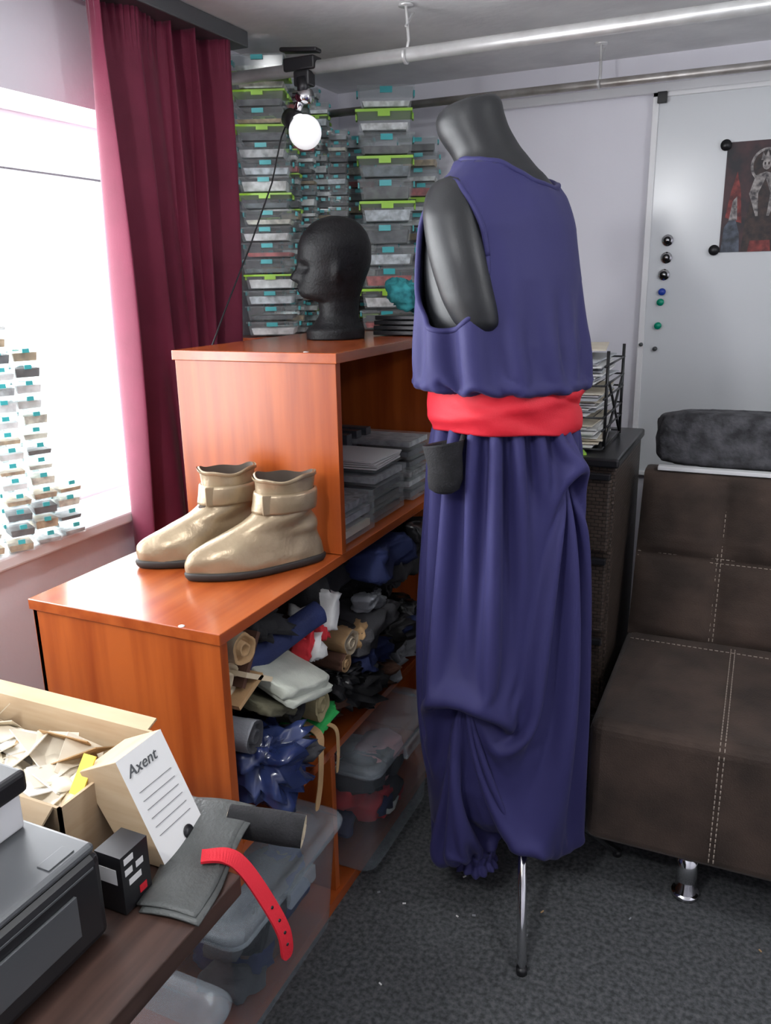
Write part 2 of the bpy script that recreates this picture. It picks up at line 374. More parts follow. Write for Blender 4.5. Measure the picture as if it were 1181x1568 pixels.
# ---------------------------------------------------------------- foam head
hd=V((-1.02,1.92,1.309)); fd=V((-.86,-.51,0)).normalized(); sd=V((-fd.y,fd.x,0))
tab=[(0,.075,-.075,.075),(.02,.075,-.076,.074),(.04,.055,-.066,.058),(.065,.04,-.062,.050),(.09,.042,-.064,.050),(.103,.073,-.066,.052),(.115,.085,-.07,.056),(.13,.086,-.075,.060),(.15,.085,-.083,.066),(.175,.082,-.093,.071),(.2,.089,-.098,.075),(.225,.088,-.098,.077),(.25,.08,-.092,.073),(.275,.06,-.076,.058),(.292,.035,-.052,.038),(.30,.008,-.02,.012)]
m=MB(); rings=[]; n=72
for i in range(91):
    z=.30*i/90; xf,xb,wd=interp(tab,z); ring=[]
    for k in range(n):
        a=2*math.pi*k/n; ca,sa=math.cos(a),math.sin(a); al=abs((a+math.pi)%(2*math.pi)-math.pi)
        x=(xf if ca>0 else -xb)*ca; y=wd*sa
        nose=.026*math.exp(-((z-.152)/.011)**2 if z<.152 else -((z-.152)/.03)**2)*math.exp(-(al/.15)**2)
        lips=.008*(math.exp(-((z-.131)/.0045)**2)+math.exp(-((z-.121)/.005)**2))*math.exp(-(al/.28)**2)
        eye=-.012*math.exp(-((z-.178)/.012)**2)*math.exp(-((al-.42)/.2)**2)
        ear=.010*math.exp(-((z-.165)/.022)**2)*math.exp(-((al-1.65)/.13)**2)
        chin=.006*math.exp(-((z-.106)/.008)**2)*math.exp(-(al/.3)**2)
        x+=nose+lips+eye*.9+chin; y+=math.copysign(ear,sa)+eye*.4*math.copysign(1,sa)
        ring.append(hd+fd*x+sd*y+V((0,0,z)))
    rings.append(ring)
m.loft(rings,foam); m.obj('foam_head')
m=MB()
for i in range(4): m.box((-.895,2.10,1.3165+i*.013),(.13,.16-.01*i,.011),blackpl,RZ(random.uniform(-6,6)))
m.obj('black_notebooks',None,.002)
m=MB(); tc=M('teal_crochet',(.01,.12,.14),(.04,.3,.32),.9,nscale=40); m.lump((-.9,2.10,1.415),(.10,.10,.085),tc,.8,.25); m.obj('teal_yarn_ball')
# ---------------------------------------------------------------- cloth solver (runs once, gives real gathered drapery)
def drape(P0,pin,target,coll,steps,move,g=1.2,dt=.003,bend=.12,vstretch=1.0,cstretch=1.0,sk=2):
    nr_,nt_,_=P0.shape; idx=np.arange(nr_*nt_).reshape(nr_,nt_)
    P=P0.reshape(-1,3).copy(); prev=P.copy(); w=np.where(pin.reshape(-1),0.,1.)
    P0f=P0.reshape(-1,3); Tg=target.reshape(-1,3); pm_=pin.reshape(-1)
    batches=[]
    def addb(A,B,k,sc_=1.0,vert=None):
        a=A.reshape(-1);b=B.reshape(-1); L=np.linalg.norm(P0f[a]-P0f[b],axis=1)*sc_
        W=w[a]+w[b]; ok=W>0; a,b,L,W=a[ok],b[ok],L[ok],W[ok]
        batches.append((a,b,L,(k*w[a]/W)[:,None],(k*w[b]/W)[:,None]))
    J=np.arange(nt_)
    for c in(0,1): js=J[c::2]; addb(idx[:,js],idx[:,(js+1)%nt_],1.,cstretch)
    for c in(0,1):
        is_=np.arange(c,nr_-1,2); addb(idx[is_],idx[is_+1],1.,vstretch)
    for c in(0,1):
        is_=np.arange(c,nr_-1,2); addb(idx[is_],np.roll(idx[is_+1],-1,axis=1),.35,(vstretch+cstretch)/2); addb(idx[is_],np.roll(idx[is_+1],1,axis=1),.35,(vstretch+cstretch)/2)
    q2=2*sk
    for c in range(q2):
        js=J[c::q2]; addb(idx[:,js],idx[:,(js+sk)%nt_],bend,cstretch)
    for c in range(q2):
        is_=np.arange(c,nr_-sk,q2)
        if len(is_): addb(idx[is_],idx[is_+sk],bend,vstretch)
    G=np.array([0,0,-g*dt*dt])
    for s_ in range(steps):
        dlt=(P-prev)*.985; prev=P.copy(); P=P+(dlt+G)*w[:,None]
        t=min(1,s_/move); t=t*t*(3-2*t)
        P[pm_]=P0f[pm_]*(1-t)+Tg[pm_]*t
        order=range(len(batches)) if s_%2==0 else reversed(range(len(batches)))
        for bi in order:
            a,b,L,wa,wb_=batches[bi]
            d=P[b]-P[a]; l=np.sqrt((d*d).sum(1))+1e-9; q=d*((l-L)/l)[:,None]
            P[a]+=q*wa; P[b]-=q*wb_
        P=coll(P,w,prev)
    return P.reshape(nr_,nt_,3)
def sharpen(P,ox,amt,rows,cols,lim=.02,fadew=None):
    x=P[...,0]-ox; y=P[...,1]; r=np.hypot(x,y); s=np.zeros_like(r); n=0
    for dj in range(-cols,cols+1): s+=np.roll(r,dj,axis=1); n+=1
    s/=n; s2=np.zeros_like(s)
    for di in range(-rows,rows+1):
        ii=np.clip(np.arange(r.shape[0])+di,0,r.shape[0]-1); s2+=s[ii]
    s2/=(2*rows+1)
    d=np.clip((r-s2)*amt,-lim,lim)
    fade=np.clip(np.minimum(np.arange(r.shape[0]),np.arange(r.shape[0])[::-1])/10,0,1)[:,None]
    if fadew is not None: fade=fade*fadew
    k=1+d*fade/r
    Q=P.copy(); Q[...,0]=ox+x*k; Q[...,1]=y*k
    return Q
def ellcoll(tab,ux,uy,ox):
    tz=np.array([r[0] for r in tab]); to=np.array([r[1] for r in tab]); tA=np.array([r[2] for r in tab]); tB=np.array([r[3] for r in tab])
    ux=np.array(ux);uy=np.array(uy);ox=np.array(ox)
    def f(P,w,prev):
        z=P[:,2]; o=np.interp(z,tz,to); A=np.interp(z,tz,tA); B=np.interp(z,tz,tB)
        q=P[:,:2]-o[:,None]*ox; a=q@ux; b=q@uy
        e=np.sqrt((a/A)**2+(b/B)**2)+1e-9
        ins=(e<1)&(w>0)&(z>tz[0]); k=np.where(ins,1/e,1.)
        a2=a*k;b2=b*k
        N2=o[:,None]*ox+a2[:,None]*ux+b2[:,None]*uy
        P[ins,:2]=N2[ins]
        P[ins]-= (P[ins]-prev[ins])*.25
        P[:,2]=np.maximum(P[:,2],.02)
        return P
    return f
R=V((.9078,.4195,0)); Fw=V((-.4195,.9078,0)); MC=V((-.472,1.677,0))
mq=root('dressed_mannequin',(MC.x,MC.y,0))
phd=48; ph=math.radians(phd); S=R*math.cos(ph)+Fw*math.sin(ph); Nn=-R*math.sin(ph)+Fw*math.cos(ph)
Sx=(math.cos(ph),math.sin(ph)); Nx=(-math.sin(ph),math.cos(ph))
def toW(p): return MC+R*float(p[0])+Fw*float(p[1])+V((0,0,float(p[2])))
T=[(1.17,-.018,.140,.122),(1.244,-.02,.143,.125),(1.292,-.022,.160,.132),(1.366,-.027,.178,.138),(1.445,-.03,.182,.138),(1.547,-.036,.178,.120),(1.60,-.036,.168,.098),(1.625,-.035,.148,.084),(1.645,-.036,.118,.074),(1.66,-.044,.095,.070),(1.68,-.058,.080,.070),(1.70,-.074,.073,.069),(1.73,-.092,.068,.067),(1.755,-.098,.064,.064),(1.768,-.098,.059,.059),(1.775,-.097,.048,.048),(1.778,-.096,.012,.012)]
m=MB(); rings=[]; n=64
for i in range(110):
    z=1.17+.608*i/109; o,A,B=interp(T,z)
    rings.append([MC+R*o+S*A*math.cos(2*math.pi*k/n)+Nn*B*math.sin(2*math.pi*k/n)+V((0,0,z+ (max(0,(z-1.69))/.09)*(A/.07)*(.010*math.cos(2*math.pi*k/n)*.6-.016*math.sin(2*math.pi*k/n)))) for k in range(n)])
m.loft(rings,vinyl); m.obj('torso_form',mq)
for sg,nm in((-1,'arm_stub_1'),(1,'arm_stub_2')):
    m=MB(); rings=[]
    AT=[(1.352,-.150,-.060,.006,.006),(1.357,-.150,-.058,.026,.030),(1.375,-.152,-.052,.040,.046),(1.42,-.160,-.038,.046,.054),(1.50,-.168,-.018,.048,.058),(1.56,-.164,-.002,.047,.056),(1.60,-.152,.008,.043,.050),(1.625,-.138,.012,.032,.038),(1.638,-.128,.014,.008,.01)]
    for i in range(60):
        z=1.352+.286*i/59; so,no,ra,rb=interp(AT,z)
        if sg>0: so+=.03
        rings.append([MC+R*-.034+S*(-sg*so if sg>0 else so)+Nn*no+S*ra*math.cos(2*math.pi*k/40)+Nn*rb*math.sin(2*math.pi*k/40)+V((0,0,z)) for k in range(40)])
    m.loft(rings,vinyl); m.obj(nm,mq)
# --- tunic
TT=[(1.185,-.022,.190,.168),(1.30,-.026,.203,.177),(1.38,-.028,.201,.164),(1.445,-.03,.198,.153),(1.547,-.036,.193,.129),(1.60,-.036,.181,.107),(1.625,-.035,.157,.090),(1.645,-.034,.128,.082),(1.66,-.038,.106,.081),(1.668,-.040,.095,.080)]
nr,nth=108,220
P0=np.zeros((nr+1,nth,3)); TH=np.zeros((nr+1,nth)); ZZ=np.zeros((nr+1,nth))
for i in range(nr+1):
    z=1.185+.483*i/nr; o,A,B=interp(TT,z)
    for k in range(nth):
        th=2*math.pi*k/nth
        d=.0035*noise.noise(V((math.cos(th)*3,math.sin(th)*3,z*7)))
        a,b=(A+d)*math.cos(th),(B+d)*math.sin(th)
        P0[i,k]=(o+a*Sx[0]+b*Nx[0],a*Sx[1]+b*Nx[1],z); TH[i,k]=th; ZZ[i,k]=z
pin=ZZ>1.54; pin[0]=True; tg=P0.copy()
for k in range(nth):
    th=2*math.pi*k/nth; pl=1+.03*math.sin(th*18+2*math.sin(th*2))
    a,b=.148*pl*math.cos(th),.132*pl*math.sin(th); tg[0,k]=(-.02+a*Sx[0]+b*Nx[0],a*Sx[1]+b*Nx[1],1.272)
bodyc=[(1.20,-.02,.10,.10),(1.264,-.02,.142,.126),(1.280,-.022,.166,.144),(1.300,-.024,.183,.156),(1.325,-.025,.185,.155),(1.36,-.027,.184,.148),(1.40,-.03,.185,.145)]+[(r[0],r[1],r[2]+.007,r[3]+.007) for r in T if 1.43<r[0]<1.66]
PTn=drape(P0,pin,tg,ellcoll(bodyc,Sx,Nx,(1,0)),800,300,bend=.25,vstretch=.985,cstretch=1.0,g=1.0,sk=3)
PTn=sharpen(PTn,-.03,.7,4,7,.010,np.clip((1.42-ZZ)/.08,0,1))
def surf(th,z):
    fi=(z-1.185)/.483*nr; fk=(th%(2*math.pi))/(2*math.pi)*nth; i=int(min(max(fi,0),nr-1)); k=int(fk)%nth; u=fi-i; v=fk-int(fk)
    p=(PTn[i,k]*(1-v)+PTn[i,(k+1)%nth]*v)*(1-u)+(PTn[i+1,k]*(1-v)+PTn[i+1,(k+1)%nth]*v)*u
    return p
ncx,ncy=-.043+.022*Sx[0],.022*Sx[1]
na,nb=.118,.086
def cut(p,th,z):
    qx,qy=p[0]-ncx,p[1]-ncy; a=qx*Sx[0]+qy*Sx[1]; b=qx*Nx[0]+qy*Nx[1]
    if (a/na)**2+((b+.014)/nb)**2<1 and z>1.59: return True
    dl=math.degrees(th)-180
    if ((dl-1)/35)**2+((z-1.493)/.130)**2<1: return True
    dr=math.degrees(th) if th<math.pi else math.degrees(th)-360
    if ((dr)/35)**2+((z-1.495)/.120)**2<1: return True
    return False
m=MB(); vs=[toW(PTn[i,k]) for i in range(nr+1) for k in range(nth)]; fs=[]
C=[[cut(PTn[i,k],TH[i,k],ZZ[i,k]) for k in range(nth)] for i in range(nr+1)]
for i in range(nr):
    for k in range(nth):
        k2=(k+1)%nth
        if C[i][k]+C[i][k2]+C[i+1][k]+C[i+1][k2]>=2: continue
        fs.append((i*nth+k,i*nth+k2,(i+1)*nth+k2,(i+1)*nth+k))
m.add(vs,fs,navy,True); m.obj('sleeveless_tunic',mq,solid=.005)
m=MB()
for c0,ra,zc,rz in((181,35,1.493,.130),(0,35,1.495,.120)):
    pts=[toW(surf(math.radians(c0+ra*math.cos(a)),min(1.666,zc+rz*math.sin(a)))) for a in [2*math.pi*k/90 for k in range(91)]]
    m.tube(pts,.0055,navy,10)
up=[(PTn[i,k]) for i in range(nr+1) for k in range(nth) if ZZ[i,k]>1.585]; up=np.array(up)
pts=[]
for k in range(101):
    a=2*math.pi*k/100; aa=na*math.cos(a); bb=nb*math.sin(a)-.014
    q=np.array((ncx+aa*Sx[0]+bb*Nx[0],ncy+aa*Sx[1]+bb*Nx[1])); d=((up[:,:2]-q)**2).sum(1); ii=np.argsort(d)[:6]; wgt=1/(d[ii]+1e-6)
    pts.append(toW((q[0],q[1],(up[ii,2]*wgt).sum()/wgt.sum())))
pts=[(pts[k-1]+pts[k]*2+pts[(k+1)%101])/4 for k in range(101)]
m.tube(pts,.006,navy,10); m.obj('tunic_hems',mq)
# --- sash
m=MB(); rings=[]; n=160; nzr=40
for i in range(nzr+1):
    t=i/nzr; ring=[]
    for k in range(n):
        th=2*math.pi*k/n
        z0=1.152+.005*math.sin(th*2+1)+.002*math.sin(th*5); z1=1.276+.005*math.sin(th*2+.4)+.002*math.sin(th*5+2)
        z=z0+(z1-z0)*t
        A,B=.162,.148
        d=.005*(math.sin(math.pi*min(1,max(0,t)))**.5)
        d+=.0035*noise.noise(V((math.cos(th)*2,math.sin(th)*2,z*30+th*1.2)))*2+.0022*math.sin(t*11+2.2*math.sin(th*1.5)+th*2)
        d+=.005*math.exp(-((t-.45-.25*math.sin(th+2.2))/.10)**2)
        d-=.004*math.exp(-((t-.62+.3*math.sin(th*1.3+.5))/.05)**2)
        ring.append(MC+R*(-.014-.006*t)+S*(A+d)*math.cos(th)+Nn*(B+d)*math.sin(th)+V((0,0,z)))
    rings.append(ring)
m.loft(rings,redm,False,False); m.obj('red_sash',mq,solid=.005)
# --- pants (draped)
PT=[(.17,.0,.170,.155),(.30,-.010,.208,.185),(.5,-.016,.217,.190),(.768,-.016,.209,.184),(.925,-.012,.200,.176),(1.05,-.008,.194,.170),(1.17,-.008,.190,.166)]
nr2,nt2=124,252
Q0=np.zeros((nr2+1,nt2,3))
for i in range(nr2+1):
    z=.15+1.03*i/nr2; o,A,B=interp(PT,max(z,.17))
    for k in range(nt2):
        th=2*math.pi*k/nt2
        d=.008*math.sin(th*13+1.5*math.sin(th*3)+.8*math.sin(z*4))*(.4+.6*abs(z-.6)/.5)+.006*noise.noise(V((math.cos(th)*3,math.sin(th)*3,z*3)))
        Q0[i,k]=(o+(A+d)*math.sin(th),-(B+d)*math.cos(th),z)
pin=np.zeros((nr2+1,nt2),bool); pin[0]=True; pin[-1]=True; tg=Q0.copy()
c1=(-.075,-.055,.140); c2=(.085,.015,.165)
for k in range(nt2):
    th=2*math.pi*k/nt2
    pl=1+.04*math.sin(th*17+1.8*math.sin(th*2))
    a,b=.146*pl*math.cos(th-math.pi/2-ph+0),.130*pl*math.sin(th-math.pi/2-ph+0)
    tg[-1,k]=(-.016+a*Sx[0]+b*Nx[0],a*Sx[1]+b*Nx[1],1.178)
    rr=.042*(1+.10*math.sin(th*22))
    if th<math.pi: tg[0,k]=(c2[0]-rr*math.cos(2*th),c2[1]-rr*math.sin(2*th),c2[2])
    else: tg[0,k]=(c1[0]+rr*math.cos(2*(th-math.pi)),c1[1]+rr*math.sin(2*(th-math.pi)),c1[2])
def pinch(thd,z,pull,dz,r=1):
    i=int(round((z-.15)/1.03*nr2)); k=int(round((thd%360)/360*nt2))%nt2
    for di in range(-r,r+1):
        for dk in range(-r,r+1):
            ii,kk=i+di,(k+dk)%nt2; pin[ii,kk]=True; p=Q0[ii,kk]; tg[ii,kk]=(p[0]*(1-pull),p[1]*(1-pull),p[2]+dz)
pinch(-34,.555,.22,.05); pinch(46,1.02,.20,.035); pinch(20,.22,.25,.03)
inner=[(.20,.0,.05,.05),(.22,-.004,.12,.11),(.26,-.008,.152,.138),(.34,-.014,.173,.154),(.5,-.016,.181,.158),(.70,-.016,.173,.152),(.85,-.012,.163,.144),(.98,-.008,.153,.138),(1.08,-.010,.144,.128),(1.165,-.012,.137,.123)]
PQ=drape(Q0,pin,tg,ellcoll(inner,(1,0),(0,1),(1,0)),1250,420,g=1.8,bend=.25,vstretch=1.09,cstretch=1.05,sk=3)
PQ=sharpen(PQ,-.012,.55,5,9,.014)
m=MB(); m.loft([[toW(PQ[i,k]) for k in range(nt2)] for i in range(nr2+1)],navy,False,False); m.obj('harem_pants',mq,sub=1,solid=.003)
m=MB()
for c_,zb in((c1,.095),(c2,.125)):
    rings=[]
    for i in range(14):
        t=i/13; z=c_[2]+.004-(c_[2]+.004-zb)*t; rad=.043+.002*math.sin(t*9)+(.012*(t-.5) if t>.5 else 0)
        rings.append([toW((c_[0]+(rad+.0035*(.5+t)*math.sin(14*a))*math.cos(a),c_[1]+(rad+.0035*(.5+t)*math.sin(14*a))*math.sin(a),z+.004*math.sin(5*a)*t)) for a in [2*math.pi*k/90 for k in range(90)]])
    m.loft(rings,navy,False,False)
m.obj('ankle_cuffs',mq,solid=.003)
# stand
m=MB(); pc=R*.045+Fw*0+MC
m.tube([pc+V((0,0,.16)),pc+V((0,0,1.18))],.0145,chrome,20)
m.tube([pc+V((0,0,.22)),pc+V((0,0,.30))],.024,chrome,20)
feet=[R*.0-Fw*.29, R*.31+Fw*.08, R*-.15+Fw*.17]
feet=[MC+f for f in feet]
for f in feet:
    dv=(f-pc); m.tube([pc+dv*.05+V((0,0,.27)),pc+dv*.45+V((0,0,.155)),f+V((0,0,.012))],.0105,chrome,16); m.disc(f+V((0,0,.0)),(0,0,1),.012,.016,blackpl,14)
m.obj('tripod_stand',mq)
# pouch
pcn=MC+R*-.155-Fw*.125; m=MB(); bk=M('black_felt',(.004,.004,.005),(.011,.011,.013),.85,nscale=30,bump=.4,bscale=300)
rings=[]
for z,rx in((1.045,.004),(1.038,.020),(1.045,.031),(1.065,.036),(1.09,.035),(1.115,.036),(1.135,.041),(1.140,.042),(1.138,.037),(1.115,.031),(1.07,.026)):
    rings.append([pcn+R*rx*math.cos(a)*(1+.07*math.sin(3*a+z*60))+Fw*rx*.95*math.sin(a)+V((0,0,z+.008*math.cos(a+.6)*(1 if z>1.108 else 0))) for a in [2*math.pi*k/36 for k in range(36)]])
m.loft(rings,bk,True,True); m.tube([pcn+R*.03+V((0,0,1.12)),pcn+R*.045+Fw*.02+V((0,0,1.17))],.006,bk,8); m.obj('belt_pouch',mq)
# ---------------------------------------------------------------- sofa
so=root('sofa',(.5,2.1,0)); sx0,sx1=-.29,1.45
box('seat',sx0,sx1,1.735,2.36,.13,.455,brownsofa,so,.03,4)
box('rear_base',sx0,sx1,2.30,2.62,.13,.5,brownsofa,so,.02,3)
m=MB(); rows=[]; nu,nv=150,60; cols=[-.285,-.06,.36,.80,1.25,1.45]
def pill(x,t):
    for a,b in zip(cols,cols[1:]):
        if a<=x<=b: u=(x-a)/(b-a); break
    else: u=.5
    vv=t/.5 if t<.5 else (t-.5)/.5
    return (1-abs(2*u-1)**5)*(1-abs(2*vv-1)**5)
xs=[sx0+.005+(1.73)*i/nu for i in range(nu+1)]
front=[];
for j in range(nv+1):
    t=j/nv; y=2.285+.14*t; z=.45+.45*t
    front.append([(x,y-.026*pill(x,t)+.004*noise.noise(V((x*8,t*5,0)))+.003*noise.noise(V((x*5,t*22,3))),z) for x in xs])
for y,z in((2.45,.905),(2.50,.905),(2.58,.89),(2.60,.86),(2.60,.14)): front.append([(x,y,z) for x in xs])
m.loft(front,brownsofa,False,False,closed=False)
for i in(0,-1):
    pr=[r[i] for r in front]+[(front[0][i][0],2.285,.14)]; m.add(pr,[tuple(range(len(pr)))],brownsofa)
m.obj('backrest',so)
m=MB()
def st(p0,p1,off=V((0,0,0))):
    p0=V(p0)+off;p1=V(p1)+off;d=p1-p0;L=d.length;n=int(L/.014);u=d.normalized()
    for i in range(n): m.tube([p0+u*(i*.014),p0+u*(i*.014+.009)],.0014,stitch,5)
for dx in(-.005,.005):
    st((.0+dx,1.76,.4565),(.0+dx,2.27,.4565)); st((.0+dx,1.7335,.43),(.0+dx,1.7335,.15)); st((.0+dx,1.737,.44),(dx,1.76,.4565))
    st((.62+dx,1.76,.4565),(.62+dx,2.27,.4565))
    for c in cols[1:-1]: st((c+dx,2.283,.46),(c+dx,2.421,.89))
st((sx0+.02,2.235,.4565),(sx1-.02,2.235,.4565)); 
for dz in(-.006,.006): st((sx0+.01,2.352+dz*.3,.675+dz),(sx1-.01,2.352+dz*.3,.675+dz))
m.obj('seam_stitching',so)
m=MB()
for x,y in((-.05,1.80),(1.3,1.80),(-.05,2.55),(1.3,2.55)): m.tube([(x,y,.01),(x,y,.13)],.025,chrome,24); m.disc((x,y,0),(0,0,1),.032,.012,chrome,24); m.disc((x,y,.12),(0,0,1),.034,.012,chrome,24)
m.obj('sofa_legs',so)
box('white_board_strip',-.25,1.3,2.43,2.46,.906,.918,whitep,None,.002)
m=MB(); m.lump((.12,2.54,.988),(.78,.13,.160),fur,.3,.015,4,None,80,30); m.obj('plush_pillow')
# ---------------------------------------------------------------- drawer unit + paper trays
du=root('drawer_unit',(-.53,2.36,0))
box('carcass',-.75,-.322,2.135,2.6,.02,.97,rattan,du,.006)
box('drawer_top',-.758,-.314,2.12,2.61,.97,.995,blackpl,du,.006)
for i in range(4):
    z=.04+i*.233; box('drawer_front_%d'%i,-.742,-.33,2.118,2.14,z,z+.215,rattan,du,.008); box('drawer_lip_%d'%i,-.74,-.332,2.108,2.125,z+.2,z+.218,blackpl,du,.003)
pt=root('paper_tray',(-.5,2.36,.995)); m=MB()
for k in range(3):
    z=1.002+k*.085; pts=[(-.62,2.2,z),(-.375,2.2,z),(-.375,2.52,z),(-.62,2.52,z),(-.62,2.2,z)]
    for a,b in zip(pts,pts[1:]): m.tube([a,b],.003,blackpl,6)
    for a,b in zip(pts[1:],pts[2:]): m.tube([V(a)+V((0,0,.05)),V(b)+V((0,0,.05))],.003,blackpl,6)
    for q in range(10): m.tube([(-.62+.245*q/9,2.2,z),(-.62+.245*q/9,2.52,z)],.0015,blackpl,4)
for x,y in((-.375,2.24),(-.375,2.5),(-.62,2.5)): m.tube([(x,y,.996),(x,y,1.26)],.0045,blackpl,8)
m.tube([(-.375,2.24,1.0),(-.375,2.5,1.17)],.004,blackpl,6); m.tube([(-.375,2.28,1.17),(-.375,2.5,1.0)],.004,blackpl,6)
m.obj('tray_frame',pt)
m=MB()
for k in range(3):
    for i in range(9):
        m.box((-.505+random.uniform(-.012,.012),2.35+random.uniform(-.025,.015),1.008+k*.085+i*.007),(.21,.29,.004),random.choice([paper,paper,paper,paperc,M('paper_grey',(.5,.52,.55),None,.8)]),RZ(random.uniform(-6,6)))
m.box((-.5,2.36,1.262),(.2,.28,.003),paperc,RZ(8)); m.box((-.46,2.16,.998),(.1,.06,.005),lime,RZ(20))
m.obj('papers',pt)
# ---------------------------------------------------------------- boots
def boot(name,heel,toe):
    heel=V(heel);toe=V(toe);d=(toe-heel);Lg=d.length;d.normalize();c=(heel+toe)/2;sv=V((-d.y,d.x,0))
    rt=root(name,c); k_=Lg/.3; 
    tabb=[(0,-.142,.148,.050),(.012,-.145,.152,.052),(.03,-.143,.153,.054),(.045,-.140,.150,.053),(.058,-.137,.138,.050),(.070,-.134,.114,.047),(.082,-.131,.084,.045),(.095,-.128,.052,.043),(.108,-.126,.024,.042),(.122,-.124,.004,.042),(.14,-.124,-.004,.042),(.158,-.126,-.006,.043),(.175,-.128,-.004,.044),(.198,-.130,.000,.045)]
    m=MB(); n=64
    def ring(z,gr=0,nz=1):
        a0,a1,w=interp(tabb,z); out=[]
        for k in range(n):
            a=2*math.pi*k/n; mid=(a0+a1)/2; h=(a1-a0)/2
            x=mid+(h+gr)*math.cos(a); u=(x-a0)/(a1-a0)
            bl_=max(0,min(1,(.10-z)/.03)); wf=1*(1-bl_)+(.70+.34*math.exp(-((u-.66)/.34)**2))*bl_
            y=(w+gr)*math.sin(a)*wf
            wr=nz*(.0045*noise.noise(V((x*22,y*22,z*30+c.x*9)))+.0034*math.sin(z*120+x*25+math.sin(a)*2)*math.exp(-((z-.105)/.035)**2))
            x+=wr*math.cos(a);y+=wr*math.sin(a)
            zz=z
            if z>.165: zz=z+.004*math.sin(2*a+1+c.x*5)*((z-.165)/.03)+.002*math.sin(5*a+c.x*9)*((z-.165)/.03)
            out.append(c+d*x*k_+sv*y*k_+V((0,0,zz)))
        return out
    z0=.012
    outer=[ring(z0+(.198-z0)*i/60) for i in range(61)]
    ax=V((c.x,c.y,0))+d*-.067*k_
    def inn(p,f): return p+(V((ax.x,ax.y,p.z))-p)*f
    inner_=[[inn(p,.06)+V((0,0,.001)) for p in outer[-1]]]
    for zt in(.17,.14,.10): inner_.append([inn(p,.12) for p in ring(zt)])
    m.loft(outer+[inner_[0]],gold,True,False); m.loft(inner_,goldin,False,True); m.obj('upper',rt)
    m=MB(); m.loft([ring(0.0,.003,0),ring(.006,.005,0),ring(.013,.005,0),ring(.017,.002,0)],sole); m.obj('outsole',rt)
    m=MB(); m.loft([ring(.124,.001,0),ring(.125,.0065,0),ring(.130,.0085,0),ring(.145,.0095,0),ring(.160,.0085,0),ring(.166,.0065,0),ring(.167,.001,0)],gold,False,False); m.obj('ankle_strap',rt)
    m=MB(); q=ring(.146,.011,0)[8]; m.box(q,(.02,.004,.042),gold,Matrix.Rotation(math.atan2(d.y,d.x),3,'Z')); m.obj('strap_tab',rt,.002)
    m=MB(); m.loft([ring(.191,.001),ring(.193,.004),ring(.198,.003)],gold,False,False); m.obj('collar_trim',rt)
boot('ankle_boot',(-.835,1.49,.866),(-1.035,1.265,.866))
boot('ankle_boot',(-.99,1.50,.866),(-1.185,1.29,.866))
# ---------------------------------------------------------------- fabrics on shelf
FC={k:M('fab_'+k,c,tuple(a*1.35 for a in c),.8,nscale=12,bump=.2,bscale=250) for k,c in dict(black=(.010,.010,.012),navyd=(.010,.018,.075),white=(.62,.62,.60),sage=(.42,.44,.38),tan=(.40,.25,.12),cream=(.55,.46,.32),olive=(.08,.075,.045),grey=(.22,.23,.25),khaki=(.26,.22,.12),green=(.02,.32,.07),brown=(.07,.03,.018),red=(.5,.02,.03),dgrey=(.045,.045,.05),pink=(.45,.2,.22),blue=(.03,.06,.18)).items()}
FC['plast']=M('navy_plastic_wrap',(.015,.025,.09),(.04,.06,.17),.22,nscale=10,coat=.5)
FC['shiny']=M('black_leatherette',(.010,.010,.011),(.02,.02,.022),.3,nscale=12)
m=MB(); X=-.86
m.roll((X-.25,1.2,.79),(X+.02,1.17,.785),.033,FC['cream'],FC['tan'])
m.roll((X-.25,1.145,.74),(X+.0,1.14,.73),.033,FC['tan'],FC['cream'])
m.box((X-.06,1.19,.755),(.16,.012,.11),FC['brown'],RX(-35)); m.box((X-.05,1.20,.715),(.16,.10,.010),FC['cream'],RX(-30)); m.box((X-.05,1.17,.70),(.16,.09,.010),FC['tan'],RX(20))
m.lump((X-.12,1.32,.78),(.28,.16,.09),FC['black'],.6,.25)
m.roll((X-.05,1.24,.70),(X+.015,1.46,.745),.027,FC['navyd'],FC['navyd'])
m.lump((X-.03,1.52,.725),(.12,.04,.09),FC['white'],.35,.12,6,RX(-25))
m.lump((X-.04,1.46,.665),(.12,.06,.07),FC['white'],.5,.25); m.lump((X-.01,1.43,.675),(.06,.03,.07),FC['red'],.5,.3)
m.lump((X-.01,1.49,.69),(.06,.03,.06),FC['red'],.5,.3)
m.roll((X-.2,1.60,.63),(X+.03,1.59,.62),.033,FC['tan'],FC['cream']); m.lump((X+.01,1.66,.61),(.09,.09,.07),FC['tan'],.6,.15); m.roll((X-.2,1.56,.59),(X+.035,1.55,.585),.022,FC['brown'],FC['tan'])
m.lump((X-.02,1.335,.665),(.20,.19,.032),FC['sage'],.3,.06,5,RX(-16)@RY(20)); m.lump((X-.02,1.34,.645),(.20,.18,.02),FC['sage'],.3,.06,5,RX(-14)@RY(18))
m.lump((X-.03,1.25,.635),(.18,.15,.025),FC['olive'],.35,.10,5,RX(-28)@RY(10))
m.roll((X-.22,1.15,.62),(X+.035,1.165,.605),.033,FC['grey'],FC['dgrey'])
m.roll((X-.2,1.42,.545),(X+.04,1.42,.545),.034,FC['khaki'],FC['khaki']); m.roll((X-.2,1.36,.56),(X+.02,1.345,.57),.033,FC['olive'],FC['black'])
m.lump((X+.0,1.44,.497),(.12,.11,.018),FC['green'],.35,.15,5,RX(15))
m.lump((X-.02,1.225,.51),(.22,.17,.13),FC['plast'],.6,.3,7); m.lump((X-.12,1.16,.46),(.2,.07,.08),FC['tan'],.6,.3)
m.lump((X-.05,1.33,.48),(.2,.12,.06),FC['dgrey'],.6,.3)
